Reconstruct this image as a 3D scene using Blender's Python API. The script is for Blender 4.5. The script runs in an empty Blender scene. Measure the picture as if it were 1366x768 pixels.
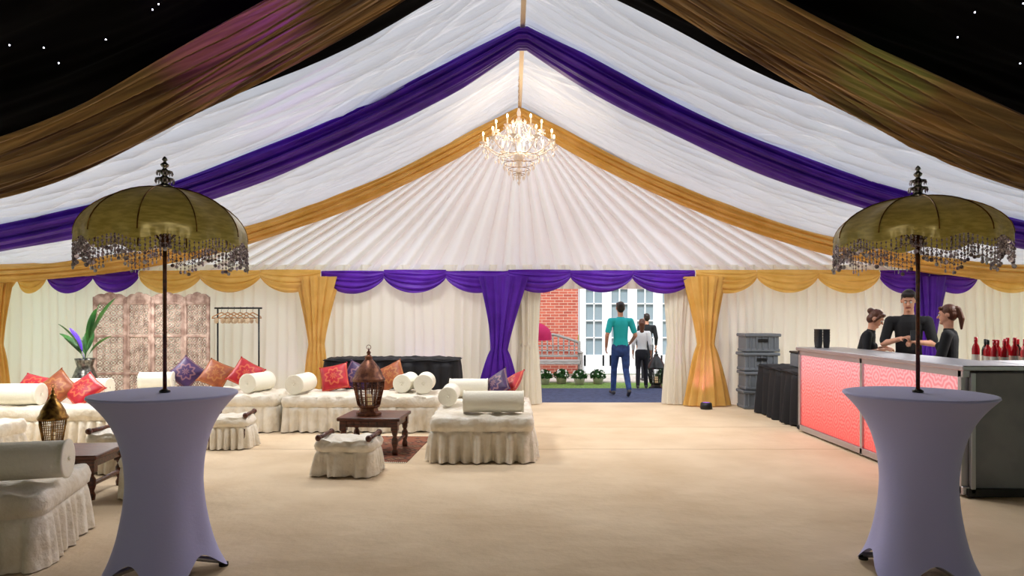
import bpy, bmesh, math, random
import numpy as np
from mathutils import Vector, Matrix, Euler
random.seed(3); rng=np.random.RandomState(3)
pi=math.pi; sin=math.sin; cos=math.cos
scn=bpy.context.scene
try:
    scn.view_settings.view_transform='Standard'
    scn.view_settings.look='None'
except Exception: pass

# ---------------------------------------------------------------- colours / materials
def lin(c):
    return tuple(((v/255)/12.92 if v/255<=.04045 else ((v/255+.055)/1.055)**2.4) for v in c)+(1,)
def base(name):
    m=bpy.data.materials.new(name); m.use_nodes=True
    nt=m.node_tree; p=nt.nodes['Principled BSDF']; return m,nt,p
def coords(nt,scale=(1,1,1)):
    tc=nt.nodes.new('ShaderNodeTexCoord'); mp=nt.nodes.new('ShaderNodeMapping')
    mp.inputs['Scale'].default_value=scale
    nt.links.new(tc.outputs['Object'],mp.inputs['Vector']); return mp.outputs['Vector']
def ramp(nt,fac,stops):
    r=nt.nodes.new('ShaderNodeValToRGB'); e=r.color_ramp.elements
    e[0].position=stops[0][0]; e[0].color=stops[0][1]
    e[1].position=stops[-1][0]; e[1].color=stops[-1][1]
    for p,c in stops[1:-1]:
        n=e.new(p); n.color=c
    nt.links.new(fac,r.inputs['Fac']); return r.outputs['Color']
def mth(nt,op,a,b=None):
    n=nt.nodes.new('ShaderNodeMath'); n.operation=op
    for i,v in enumerate((a,b)):
        if v is None: continue
        if isinstance(v,(int,float)): n.inputs[i].default_value=v
        else: nt.links.new(v,n.inputs[i])
    return n.outputs[0]
def mat(name,c,rough=.6,metal=0,c2=None,ns=5,nscale=(1,1,1),bump=0,bs=30,bscale=(1,1,1),trans=0,tcol=None,emit=None,es=0,sheen=0,spec=.5,detail=3,bd=.02):
    m,nt,p=base(name); c=lin(c)
    p.inputs['Roughness'].default_value=rough; p.inputs['Metallic'].default_value=metal
    p.inputs['Base Color'].default_value=c
    p.inputs['Specular IOR Level'].default_value=spec
    if sheen: p.inputs['Sheen Weight'].default_value=sheen
    col=None
    if c2:
        n=nt.nodes.new('ShaderNodeTexNoise'); n.inputs['Scale'].default_value=ns; n.inputs['Detail'].default_value=detail
        nt.links.new(coords(nt,nscale),n.inputs['Vector'])
        col=ramp(nt,n.outputs['Fac'],[(.38,c),(.62,lin(c2))])
        nt.links.new(col,p.inputs['Base Color'])
    bn=None
    if bump:
        n=nt.nodes.new('ShaderNodeTexNoise'); n.inputs['Scale'].default_value=bs; n.inputs['Detail'].default_value=4
        nt.links.new(coords(nt,bscale),n.inputs['Vector'])
        b=nt.nodes.new('ShaderNodeBump'); b.inputs['Strength'].default_value=bump; b.inputs['Distance'].default_value=bd
        nt.links.new(n.outputs['Fac'],b.inputs['Height']); nt.links.new(b.outputs['Normal'],p.inputs['Normal']); bn=b.outputs['Normal']
    if emit:
        p.inputs['Emission Color'].default_value=lin(emit); p.inputs['Emission Strength'].default_value=es
    if trans:
        t=nt.nodes.new('ShaderNodeBsdfTranslucent'); mx=nt.nodes.new('ShaderNodeMixShader')
        t.inputs['Color'].default_value=lin(tcol) if tcol else c
        if bn: nt.links.new(bn,t.inputs['Normal'])
        if col is not None and not tcol: nt.links.new(col,t.inputs['Color'])
        mx.inputs[0].default_value=trans
        nt.links.new(p.outputs[0],mx.inputs[1]); nt.links.new(t.outputs[0],mx.inputs[2])
        nt.links.new(mx.outputs[0],nt.nodes['Material Output'].inputs['Surface'])
    return m

M={}
M['lining']=mat('white_lining_fabric',(244,244,246),.8,trans=.42,tcol=(202,205,213),spec=.2,bump=.7,bs=3,bscale=(.25,9,.25),bd=.04)
M['gable']=mat('white_gable_lining_fabric',(247,248,251),.8,trans=.62,tcol=(252,253,255),spec=.2)
M['curtain']=mat('ivory_curtain_fabric',(246,243,233),.8,trans=.48,tcol=(250,247,235),spec=.2)
M['black']=mat('black_starcloth',(5,5,6),.95,spec=.05)
M['gold']=mat('gold_satin',(246,206,118),.45,c2=(234,190,94),ns=3,trans=.4,spec=.5,sheen=.3)
M['purple']=mat('purple_satin',(104,40,190),.42,c2=(88,28,168),ns=3,trans=.42,spec=.4,sheen=.15)
M['bronze']=mat('bronze_organza',(200,164,104),.36,c2=(100,68,42),ns=2.4,nscale=(.1,13,.5),trans=.28,sheen=.3,detail=6,bump=.4,bs=3,bscale=(.15,14,.3))
M['led']=mat('star_led',(255,255,255),emit=(225,225,255),es=12)
M['cover']=mat('ivory_crinkled_silk',(240,233,218),.5,c2=(226,215,194),ns=6,bump=1,bs=10,sheen=.3,bd=.03)
M['bolster']=mat('cream_bolster_cotton',(242,237,220),.7,bump=.2,bs=40)
M['spandex']=mat('white_spandex_led_tint',(182,184,240),.55,bump=.05,bs=60,sheen=.2,spec=.3)  # white cloth; the blue-purple light on it is put into the colour
M['wood']=mat('dark_sheesham_wood',(100,48,26),.35,c2=(58,28,16),ns=4,nscale=(1,12,12),bump=.1)
M['metal_dark']=mat('aged_dark_metal',(92,54,42),.4,.6,c2=(130,84,60),ns=20)
M['brass']=mat('aged_brass',(165,125,60),.35,.9,c2=(110,76,38),ns=18)
M['silver']=mat('tarnished_silver',(150,148,140),.3,1,c2=(90,88,84),ns=25)
M['alu']=mat('brushed_aluminium',(186,188,196),.35,.85,bump=.05,bs=80,bscale=(1,30,30))
M['steel_dark']=mat('dark_grey_laminate',(138,140,144),.5,c2=(120,122,128),ns=3,bump=.05)
M['blackcloth']=mat('black_tablecloth',(18,18,24),.8,bump=.3,bs=8)
M['blackm']=mat('black_painted_metal',(16,16,18),.4)
M['pcanopy']=mat('olive_gold_parasol_satin',(204,190,104),.32,.15,c2=(174,160,78),ns=14,nscale=(1,1,4),trans=.42,sheen=.5,spec=.8)
M['coin']=mat('sequin_coin_metal',(215,205,212),.3,.5,c2=(120,106,122),ns=60)
M['bead']=mat('glass_beads',(200,188,198),.15,.2,c2=(106,88,102),ns=70)
M['crystal']=mat('crystal_glass',(236,222,208),.1,0,emit=(255,226,196),es=.1,spec=1)
M['candle']=mat('candle_tube_white',(250,240,220),.5,emit=(255,210,150),es=.4)
M['flame']=mat('warm_bulb',(255,230,190),emit=(255,205,140),es=16)
M['screen']=mat('whitewashed_carved_wood',(186,160,146),.75,c2=(130,102,90),ns=9,bump=.4,bs=40)
M['leaf']=mat('green_leaf',(58,112,48),.45,c2=(38,82,40),ns=6,trans=.15)
M['leafp']=mat('purple_flower_leaf',(90,50,190),.45,trans=.2)
M['grass']=mat('lawn_grass',(150,184,92),.9,c2=(100,144,60),ns=18,bump=.8,bs=60)
M['paving']=mat('stone_paving',(212,206,196),.85,c2=(186,178,168),ns=3)
M['mat']=mat('blue_grey_entrance_carpet',(74,86,120),.95,c2=(62,72,102),ns=10,bump=.3,bs=120)
M['white_paint']=mat('white_painted_timber',(242,244,246),.5)
M['glass']=mat('window_glass',(150,168,178),.08,0,spec=.9)
M['greywood']=mat('weathered_teak',(158,154,152),.8,c2=(128,124,122),ns=6,nscale=(1,10,10))
M['pink']=mat('pink_parasol_cloth',(228,40,120),.6,trans=.35)
M['flower']=mat('white_flowers',(250,250,245),.7)
M['hair_br']=mat('auburn_hair',(86,44,22),.45,bump=.5,bs=60,bscale=(1,1,.1))
M['hair_dk']=mat('dark_brown_hair',(34,22,16),.45,bump=.5,bs=60,bscale=(1,1,.1))
M['skin']=mat('skin',(214,158,130),.5,c2=(204,146,118),ns=10)
M['lip']=mat('lips',(165,88,80),.5)
M['eye']=mat('eye_white',(225,225,222),.2)
M['pupil']=mat('eye_iris',(40,28,20),.2)
M['blackshirt']=mat('black_cotton_shirt',(20,20,24),.85,bump=.2,bs=20)
M['teal']=mat('teal_tshirt',(30,186,192),.8,bump=.25,bs=14)
M['jeans']=mat('blue_denim',(50,80,140),.85,c2=(38,60,112),ns=12,bump=.2)
M['darktr']=mat('dark_trousers',(28,28,38),.85)
M['whiteshirt']=mat('white_blouse',(232,232,236),.8,bump=.2,bs=14)
M['shoe']=mat('grey_shoe',(70,68,70),.6)
M['winered']=mat('red_wine_bottle_glass',(180,24,36),.1,spec=.9)
M['winepink']=mat('rose_wine_bottle_glass',(235,130,130),.1,spec=.9)
M['winedark']=mat('dark_bottle_glass',(24,32,22),.1,spec=.9)
M['label']=mat('paper_label',(230,225,210),.7)
M['crate']=mat('grey_plastic_crate',(106,112,120),.55,bump=.05)
M['cardtan']=mat('tan_wood_hanger',(190,140,90),.5)
M['cream_cloth']=mat('cream_garment',(225,205,175),.8,bump=.2)
M['foot']=mat('black_rubber_foot',(20,20,20),.7)

# carpet
m,nt,p=base('sand_carpet'); M['carpet']=m
p.inputs['Roughness'].default_value=.9; p.inputs['Specular IOR Level'].default_value=.15
v=coords(nt); n=nt.nodes.new('ShaderNodeTexNoise'); n.inputs['Scale'].default_value=1.1; n.inputs['Detail'].default_value=7; nt.links.new(v,n.inputs['Vector'])
colr=ramp(nt,n.outputs['Fac'],[(.3,lin((210,186,154))),(.7,lin((229,208,178)))])
sx=nt.nodes.new('ShaderNodeSeparateXYZ'); nt.links.new(v,sx.inputs[0])
wob=nt.nodes.new('ShaderNodeTexNoise'); wob.inputs['Scale'].default_value=2; nt.links.new(v,wob.inputs['Vector'])
yy=mth(nt,'ADD',sx.outputs['Y'],mth(nt,'MULTIPLY',wob.outputs['Fac'],.08))
s1=mth(nt,'LESS_THAN',mth(nt,'ABSOLUTE',mth(nt,'SUBTRACT',yy,7.93)),.014)
s2=mth(nt,'LESS_THAN',mth(nt,'ABSOLUTE',mth(nt,'SUBTRACT',yy,9.5)),.012)
seam=mth(nt,'MAXIMUM',s1,s2)
mx=nt.nodes.new('ShaderNodeMixRGB'); mx.blend_type='MIX'; nt.links.new(mth(nt,'MULTIPLY',seam,.5),mx.inputs[0]); nt.links.new(colr,mx.inputs[1]); mx.inputs[2].default_value=lin((150,120,92))
nt.links.new(mx.outputs[0],p.inputs['Base Color'])
n2=nt.nodes.new('ShaderNodeTexNoise'); n2.inputs['Scale'].default_value=4; n2.inputs['Detail'].default_value=9; nt.links.new(v,n2.inputs['Vector'])
bmp=nt.nodes.new('ShaderNodeBump'); bmp.inputs['Strength'].default_value=.5; bmp.inputs['Distance'].default_value=.05
nt.links.new(n2.outputs['Fac'],bmp.inputs['Height']); nt.links.new(bmp.outputs['Normal'],p.inputs['Normal'])

# brick
m,nt,p=base('red_brick'); M['brick']=m
tc=nt.nodes.new('ShaderNodeTexCoord'); s=nt.nodes.new('ShaderNodeSeparateXYZ'); cb=nt.nodes.new('ShaderNodeCombineXYZ')
nt.links.new(tc.outputs['Object'],s.inputs[0]); nt.links.new(s.outputs['X'],cb.inputs['X']); nt.links.new(s.outputs['Z'],cb.inputs['Y'])
bk=nt.nodes.new('ShaderNodeTexBrick'); bk.inputs['Scale'].default_value=1; bk.inputs['Brick Width'].default_value=.225; bk.inputs['Row Height'].default_value=.075
bk.inputs['Mortar Size'].default_value=.006
bk.inputs['Color1'].default_value=lin((200,106,86)); bk.inputs['Color2'].default_value=lin((176,84,70)); bk.inputs['Mortar'].default_value=lin((210,186,168))
nt.links.new(cb.outputs[0],bk.inputs['Vector']); nt.links.new(bk.outputs['Color'],p.inputs['Base Color']); p.inputs['Roughness'].default_value=.9

# bar LED lattice
m,nt,p=base('pink_led_lattice_panel'); M['ledpanel']=m
tc=nt.nodes.new('ShaderNodeTexCoord'); s=nt.nodes.new('ShaderNodeSeparateXYZ'); nt.links.new(tc.outputs['Object'],s.inputs[0])
T=.3
fy=mth(nt,'SUBTRACT',mth(nt,'FRACT',mth(nt,'DIVIDE',s.outputs['Y'],T)),.5)
fz=mth(nt,'SUBTRACT',mth(nt,'FRACT',mth(nt,'DIVIDE',s.outputs['Z'],T)),.5)
d=mth(nt,'SQRT',mth(nt,'ADD',mth(nt,'MULTIPLY',fy,fy),mth(nt,'MULTIPLY',fz,fz)))
ang=mth(nt,'ARCTAN2',fz,fy)
pet=mth(nt,'MULTIPLY',mth(nt,'COSINE',mth(nt,'MULTIPLY',ang,8)),.04)
rings=mth(nt,'SINE',mth(nt,'MULTIPLY',mth(nt,'ADD',d,pet),40))
msk=mth(nt,'GREATER_THAN',rings,.1)
zg=mth(nt,'DIVIDE',s.outputs['Z'],1.05)
ca=ramp(nt,zg,[(0,lin((236,62,56))),(.5,lin((238,104,98))),(1,lin((240,150,156)))])
cbb=ramp(nt,zg,[(0,lin((246,92,82))),(.5,lin((251,146,138))),(1,lin((252,192,196)))])
mx=nt.nodes.new('ShaderNodeMixRGB'); nt.links.new(msk,mx.inputs[0]); nt.links.new(ca,mx.inputs[1]); nt.links.new(cbb,mx.inputs[2])
nt.links.new(mx.outputs[0],p.inputs['Emission Color']); p.inputs['Emission Strength'].default_value=.9
p.inputs['Base Color'].default_value=lin((120,64,64)); p.inputs['Roughness'].default_value=.5

def pattern_mat(name,c1,c2,c3,border=.17,freq=75):
    m,nt,p=base(name)
    tc=nt.nodes.new('ShaderNodeTexCoord'); s=nt.nodes.new('ShaderNodeSeparateXYZ'); nt.links.new(tc.outputs['Object'],s.inputs[0])
    x,z=s.outputs['X'],s.outputs['Z']
    d=mth(nt,'SQRT',mth(nt,'ADD',mth(nt,'MULTIPLY',x,x),mth(nt,'MULTIPLY',z,z)))
    a=mth(nt,'ARCTAN2',z,x)
    w=mth(nt,'SINE',mth(nt,'ADD',mth(nt,'MULTIPLY',d,freq),mth(nt,'MULTIPLY',mth(nt,'COSINE',mth(nt,'MULTIPLY',a,8)),1.3)))
    k=mth(nt,'MULTIPLY',mth(nt,'GREATER_THAN',w,.45),mth(nt,'LESS_THAN',d,.14))
    mm=mth(nt,'MAXIMUM',mth(nt,'ABSOLUTE',x),mth(nt,'ABSOLUTE',z))
    bd=mth(nt,'MULTIPLY',mth(nt,'GREATER_THAN',mm,border),mth(nt,'LESS_THAN',mm,border+.012))
    k=mth(nt,'MAXIMUM',k,bd)
    n=nt.nodes.new('ShaderNodeTexNoise'); n.inputs['Scale'].default_value=12; nt.links.new(tc.outputs['Object'],n.inputs['Vector'])
    bc=ramp(nt,n.outputs['Fac'],[(.3,lin(c1)),(.7,lin(c3))])
    mx=nt.nodes.new('ShaderNodeMixRGB'); nt.links.new(mth(nt,'MULTIPLY',k,.35),mx.inputs[0]); nt.links.new(bc,mx.inputs[1]); mx.inputs[2].default_value=lin(c2)
    nt.links.new(mx.outputs[0],p.inputs['Base Color']); p.inputs['Roughness'].default_value=.5; p.inputs['Sheen Weight'].default_value=.1
    return m
M['c_red']=pattern_mat('red_embroidered_silk',(196,18,40),(238,150,84),(168,14,34))
M['c_orange']=pattern_mat('burnt_orange_silk',(162,82,36),(206,148,74),(132,62,28))
M['c_purple']=pattern_mat('purple_embroidered_silk',(62,26,86),(196,140,130),(46,18,70))
# rug
m,nt,p=base('kilim_rug_weave'); M['rug']=m
v=coords(nt); wv=nt.nodes.new('ShaderNodeTexVoronoi'); wv.distance='MANHATTAN'; wv.inputs['Scale'].default_value=8; nt.links.new(v,wv.inputs['Vector'])
c_=ramp(nt,wv.outputs['Distance'],[(.1,lin((96,40,30))),(.3,lin((168,130,96))),(.5,lin((60,40,40))),(.8,lin((140,84,60)))])
nt.links.new(c_,p.inputs['Base Color']); p.inputs['Roughness'].default_value=.95

# ---------------------------------------------------------------- mesh builder
def TR(loc=(0,0,0),rot=(0,0,0),sc=(1,1,1)):
    return Matrix.Translation(loc)@Euler(rot).to_matrix().to_4x4()@Matrix.Diagonal((*sc,1))
class B:
    def __init__(s): s.V=[];s.F=[];s.MI=[];s.S=[];s.m=[];s.n=0
    def add(s,v,f,m,smooth=True,T=None):
        v=np.asarray(v,float).reshape(-1,3)
        if T is not None:
            A=np.array(T); v=v@A[:3,:3].T+A[:3,3]
        if m not in s.m: s.m.append(m)
        k=s.m.index(m); s.V.append(v); o=s.n
        s.F+= [tuple(i+o for i in q) for q in f]; s.MI+=[k]*len(f); s.S+=[smooth]*len(f); s.n+=len(v)
    def box(s,c,d,m,T=None,bev=.01,seg=1,smooth=False):
        bm=bmesh.new(); bmesh.ops.create_cube(bm,size=1)
        for q in bm.verts: q.co=Vector((q.co.x*d[0],q.co.y*d[1],q.co.z*d[2]))
        if bev>0: bmesh.ops.bevel(bm,geom=bm.edges[:],offset=min(bev,min(d)*.45),segments=seg,affect='EDGES',profile=.5)
        bm.verts.index_update()
        v=[(q.co.x+c[0],q.co.y+c[1],q.co.z+c[2]) for q in bm.verts]; f=[[q.index for q in a.verts] for a in bm.faces]; bm.free()
        s.add(v,f,m,smooth,T)
    def lathe(s,pr,m,n=24,T=None,smooth=True,cap=True,off=0):
        v=[];f=[]
        for r,z in pr:
            for i in range(n):
                a=2*pi*(i+off)/n; v.append((r*cos(a),r*sin(a),z))
        for j in range(len(pr)-1):
            for i in range(n):
                i2=(i+1)%n; f.append((j*n+i,j*n+i2,(j+1)*n+i2,(j+1)*n+i))
        if cap:
            f.append(tuple(range(n))[::-1]); f.append(tuple((len(pr)-1)*n+i for i in range(n)))
        s.add(v,f,m,smooth,T)
    def tube(s,pts,r,m,n=8,T=None,cap=True):
        P=[Vector(p) for p in pts]; v=[];f=[]
        if not hasattr(r,'__len__'): r=[r]*len(P)
        d=(P[1]-P[0]).normalized(); u=d.orthogonal().normalized()
        for k,p in enumerate(P):
            a=P[max(0,k-1)];b=P[min(len(P)-1,k+1)]; d=(b-a).normalized()
            u=(u-d*u.dot(d))
            u=u.normalized() if u.length>1e-6 else d.orthogonal().normalized()
            w=d.cross(u)
            for i in range(n):
                t=2*pi*i/n; v.append(p+u*(r[k]*cos(t))+w*(r[k]*sin(t)))
        for j in range(len(P)-1):
            for i in range(n):
                i2=(i+1)%n; f.append((j*n+i,j*n+i2,(j+1)*n+i2,(j+1)*n+i))
        if cap: f.append(tuple(range(n))[::-1]); f.append(tuple((len(P)-1)*n+i for i in range(n)))
        s.add([tuple(q) for q in v],f,m,True,T)
    def sph(s,c,r,m,n=12,T=None):
        if not hasattr(r,'__len__'): r=(r,r,r)
        v=[];f=[];h=max(4,n//2)
        for j in range(h+1):
            a=pi*j/h
            for i in range(n):
                b=2*pi*i/n; v.append((c[0]+r[0]*sin(a)*cos(b),c[1]+r[1]*sin(a)*sin(b),c[2]+r[2]*cos(a)))
        for j in range(h):
            for i in range(n):
                i2=(i+1)%n; f.append((j*n+i,(j+1)*n+i,(j+1)*n+i2,j*n+i2))
        s.add(v,f,m,True,T)
    def octa(s,c,r,h,m):
        x,y,z=c
        s.add([(x+r,y,z),(x,y+r,z),(x-r,y,z),(x,y-r,z),(x,y,z+h*.4),(x,y,z-h*.6)],[(0,1,4),(1,2,4),(2,3,4),(3,0,4),(1,0,5),(2,1,5),(3,2,5),(0,3,5)],m,False)
    def grid(s,P,m,T=None,closeu=False,smooth=True):
        P=np.asarray(P); nu,nv=P.shape[:2]; idx=np.arange(nu*nv).reshape(nu,nv)
        if closeu: idx=np.vstack([idx,idx[:1]])
        a=idx[:-1,:-1].ravel();b=idx[1:,:-1].ravel();c=idx[1:,1:].ravel();d=idx[:-1,1:].ravel()
        s.add(P.reshape(-1,3),np.stack([a,b,c,d],1).tolist(),m,smooth,T)
    def obj(s,name,loc=(0,0,0),rot=(0,0,0),parent=None):
        me=bpy.data.meshes.new(name); me.from_pydata(np.vstack(s.V).tolist(),[],s.F)
        for q in s.m: me.materials.append(q)
        me.polygons.foreach_set('material_index',s.MI); me.polygons.foreach_set('use_smooth',s.S); me.update()
        o=bpy.data.objects.new(name,me); scn.collection.objects.link(o); o.location=loc; o.rotation_euler=rot
        if parent: o.parent=parent
        return o

# ---------------------------------------------------------------- marquee shell
RX=.13; HW=9.1; BY=11.8; EY=6.65
def prof(x):
    x=np.asarray(x,float); t=np.clip(1-np.abs(x-RX)/HW,0,1); return 2.3+2.7*t**2.05
def folds(s,wl,seed):
    r=np.random.RandomState(seed); ph=r.rand(6)*6.28
    w=2*pi*s/wl+1.3*np.sin(s*2.3/ (wl*5)+ph[0])+.8*np.sin(s*5.1/(wl*5)+ph[1])
    return (np.abs(np.sin(w/2+ph[2]))*1.6-1)+.35*np.sin(w*1.0+ph[3])+.3*np.sin(.37*w+ph[4])
def lining(name,y0,y1,ny,nx,m,amp,wl,seed,dz=.16):
    xs=np.linspace(RX-HW,RX+HW,nx); ys=np.linspace(y0,y1,ny)
    X,Y=np.meshgrid(xs,ys,indexing='ij')
    wig=.05*np.sin(X*1.1+Y*2.3)+.03*np.sin(X*2.7+1+Y*4)
    D=folds(Y+wig,wl,seed)*amp*(.55+.45*np.minimum(1,np.abs(X-RX)/1.5))
    D+=.4*amp*folds(Y-wig*.7+.3,wl*.43,seed+1)+.02*np.sin(X*3+Y*9)
    Z=prof(X)+dz+D
    b=B(); b.grid(np.stack([X,Y,Z],-1),m); return b.obj(name)
lining('ceiling',EY,BY+.05,680,150,M['lining'],.07,.24,5)
lining('ceiling_star_cloth',-4,EY,260,80,M['black'],.02,.4,9,dz=.12)
b=B()
for i in range(420):
    x=rng.uniform(-8,8);y=rng.uniform(.5,5.0); z=float(prof(x))+.12-.075
    b.sph((x,y,z),.005,M['led'],6)
b.obj('star_cloth_fairy_lights')
b=B(); b.box((RX,(EY+BY)/2,5.04),(.06,BY-EY,.03),M['cream_cloth'],bev=.005); b.obj('trim_ridge')
# gable
xb=np.linspace(RX-HW,RX+HW,1500); t=np.linspace(.0,1,26)
XB,TT=np.meshgrid(xb,t,indexing='ij')
X=RX+(XB-RX)*TT; Z=5.1+(2.3-5.1)*TT
Z=np.minimum(Z,prof(X)+.2)
Yg=BY+folds(XB,.36,8)*.075*(.15+.85*TT)-.1*(1-TT)
b=B(); b.grid(np.stack([X,Yg,Z],-1),M['gable']); b.obj('wall_gable')

def curtain(name,p0,p1,z0,z1,m,wl=.17,amp=.04,seed=1,nz=6):
    p0=np.array(p0,float);p1=np.array(p1,float); L=np.linalg.norm(p1-p0); d=(p1-p0)/L; n=np.array([-d[1],d[0]])
    ns=max(8,int(L/.014)); s=np.linspace(0,L,ns); v=np.linspace(0,1,nz)
    S,Vv=np.meshgrid(s,v,indexing='ij')
    off=folds(S+.02*np.sin(Vv*5+S*3),wl,seed)*amp*(1-.25*Vv)
    P=np.stack([p0[0]+d[0]*S+n[0]*off,p0[1]+d[1]*S+n[1]*off,z0+(z1-z0)*Vv],-1)
    b=B(); b.grid(P,m); return b.obj(name)
DX0,DX1=.42,2.78
curtain('wall_back',(-9.0,BY),(DX0,BY),0,2.42,M['curtain'],seed=2)
curtain('wall_back.001',(DX1,BY),(9.2,BY),0,2.42,M['curtain'],seed=3)
curtain('wall_back_header',(DX0,BY),(DX1,BY),2.0,2.42,M['curtain'],seed=4)
curtain('wall_left',(-9.02,-4),(-9.02,BY),0,2.5,M['curtain'],seed=5)
curtain('wall_right',(9.25,BY),(9.25,-4),0,2.5,M['curtain'],seed=6)
curtain('wall_front',(9.25,-4),(-9.02,-4),0,5.2,M['black'],seed=7,wl=.4)
b=B(); b.box((.1,4,-.02),(18.6,16.2,.04),M['carpet'],bev=0); b.obj('floor')
b=B(); b.box((0,10,-.08),(90,90,.06),M['grass'],bev=0); b.obj('lawn_ground')

def band(name,y0,m,hy,hz,drop,seed,nx=160,nt=90,k=9):
    xs=np.linspace(RX-HW+.1,RX+HW-.1,nx); th=np.linspace(0,2*pi,nt,endpoint=False)
    X,TH=np.meshgrid(xs,th,indexing='ij'); a=np.abs(X-RX)
    r=1+.16*np.sin(k*TH+.5*X+seed)+.10*np.sin((k*2+1)*TH-.8*X)+.05*np.sin(3*X+TH*2)
    pinch=.72+.28*np.minimum(1,a/.7)
    Z=prof(X)-drop+hz*np.sin(TH)*r*pinch
    Y=y0+hy*np.cos(TH)*r*pinch
    b=B(); b.grid(np.stack([X,Y,Z],-1).transpose(1,0,2),m,closeu=True); return b.obj(name)
band('purple_ceiling_drape',8.38,M['purple'],.27,.14,.03,1)
band('gold_ceiling_drape',11.5,M['gold'],.2,.125,.05,2)
# wide bronze organza drape, ruched in fine folds
xs=np.linspace(RX-HW+.1,RX+HW-.1,200); t=np.linspace(0,1,280)
X,TT=np.meshgrid(xs,t,indexing='ij'); a=np.abs(X-RX)
sag=.36*np.exp(-((a-4.2)/2.0)**2)*np.minimum(1,a/1.6)
Y=5.15+.9*TT+.04*np.sin(X*1.5+TT*4)
Z=prof(X)-sag*(.75+.25*TT)+.05-.10*np.sin(pi*TT)+folds(TT*1.5+.06*np.sin(X*1.1),.15,12)*.045+folds(TT*1.5+.03*np.sin(X*1.3+1),.05,13)*.012+.02*np.sin(X*2+TT*14)
b=B(); b.grid(np.stack([X,Y,Z],-1),M['bronze']); b.obj('bronze_ceiling_drape')

# swags along the back wall
def swag(b,x0,x1,m,seed,y=BY-.13,zt=2.31):
    u=np.linspace(0,1,36);v=np.linspace(0,1,40); U,V=np.meshgrid(u,v,indexing='ij')
    c=4*U*(1-U); r=np.random.RandomState(seed)
    X=x0+(x1-x0)*U
    Z=zt-.03*V-V*(.10+.26*c**.8)+.012*np.sin(V*20+r.rand()*6)
    Y=y-.05*c-.045*np.abs(np.sin(V*pi*4.5+r.rand()*3+.6*np.sin(U*5)))*(.4+.6*c)-.07*np.sin(pi*V)*(.4+.6*c)
    b.grid(np.stack([X,Y,Z],-1),m)
def px(x): return (x-683)/77.2
segs=[(-60,69,'gold',2),(70,191,'purple',2),(192,431,'gold',3),(432,924,'purple',6),(925,1167,'gold',3),(1168,1297,'purple',2),(1298,1380,'gold',1)]
for i,(a,c,col,n) in enumerate(segs):
    b=B(); A=max(px(a),-8.95); C=min(px(c),9.15)
    for k in range(n): swag(b,A+(C-A)*k/n,A+(C-A)*(k+1)/n,M[col],i*10+k)
    b.obj(col+'_swag_valance')
def tail(name,x,m,y=BY-.2,zt=2.2,zw=1.03,zb=.02,wt=.34,ww=.12,wb=.36,seed=0,lean=0):
    v=np.linspace(0,1,60); th=np.linspace(0,2*pi,140,endpoint=False)
    TH,V=np.meshgrid(th,v,indexing='ij'); Z=zt+(zb-zt)*V
    tw=(zt-zw)/(zt-zb)
    W=np.where(V<tw,ww+(wt-ww)*np.abs(1-V/tw)**1.3,ww+(wb-ww)*np.clip((V-tw)/(1-tw),0,1)**.75)
    r=1+.2*np.sin(11*TH+seed+V*1.5)+.1*np.sin(23*TH-V)
    X=x+W*np.cos(TH)*r+lean*(V-tw)*np.where(V<tw,1,0); Y=y+np.minimum(W,.11+W*.12)*np.sin(TH)*r*.75
    b=B(); b.grid(np.stack([X,Y,Z],-1),m,closeu=True)
    b.lathe([(ww*.95,-.035),(ww*1.12,0),(ww*.95,.035)],m,20,T=TR((x,y,zw),sc=(1,.62,1)),cap=False)
    return b.obj(name)
tail('gold_tieback_curtain',px(427),M['gold'],wt=.32,ww=.11,wb=.2,seed=1)
tail('gold_tieback_curtain.001',px(937),M['gold'],wt=.32,ww=.12,wb=.34,seed=2)
tail('purple_tieback_curtain',px(666),M['purple'],wt=.34,ww=.12,wb=.26,zb=.42,zw=.95,seed=3,lean=-.12,y=BY-.3)
tail('purple_tieback_curtain.001',px(1228),M['purple'],wt=.28,ww=.11,wb=.26,seed=4)
tail('gold_tieback_curtain.002',px(8),M['gold'],wt=.22,ww=.08,wb=.2,seed=5)
tail('ivory_door_curtain',px(704),M['curtain'],wt=.2,ww=.14,wb=.2,seed=6,y=BY+.02)
tail('ivory_door_curtain.001',px(902),M['curtain'],wt=.2,ww=.12,wb=.2,seed=7,y=BY+.02)

# ---------------------------------------------------------------- outdoors
b=B(); b.box((2.0,13.25,-.035),(3.9,2.8,.03),M['mat'],bev=0); b.obj('entrance_mat')
b=B(); b.box((3,17.1,-.035),(16,2.0,.03),M['paving'],bev=0); b.obj('patio_paving')
for nm,c,d_ in (('brick_house_wall',(-2.66,18.1,3),(8.8,.3,6)),('brick_house_wall.001',(8.62,18.1,3),(8,.3,6)),('brick_house_wall.002',(3.2,18.1,4.47),(2.88,.3,3.06))):
    b=B(); b.box(c,d_,M['brick'],bev=0); b.obj(nm)
b=B(); x0,x1=1.83,4.53; n=4; w=(x1-x0)/n
b.box(((x0+x1)/2,18.08,.06),(x1-x0,.2,.12),M['white_paint'])
b.box(((x0+x1)/2,18.08,2.85),(x1-x0,.2,.12),M['white_paint'])
for i in range(n+1): b.box((x0+i*w,18.06,1.45),(.12,.2,2.9),M['white_paint'])
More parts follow.
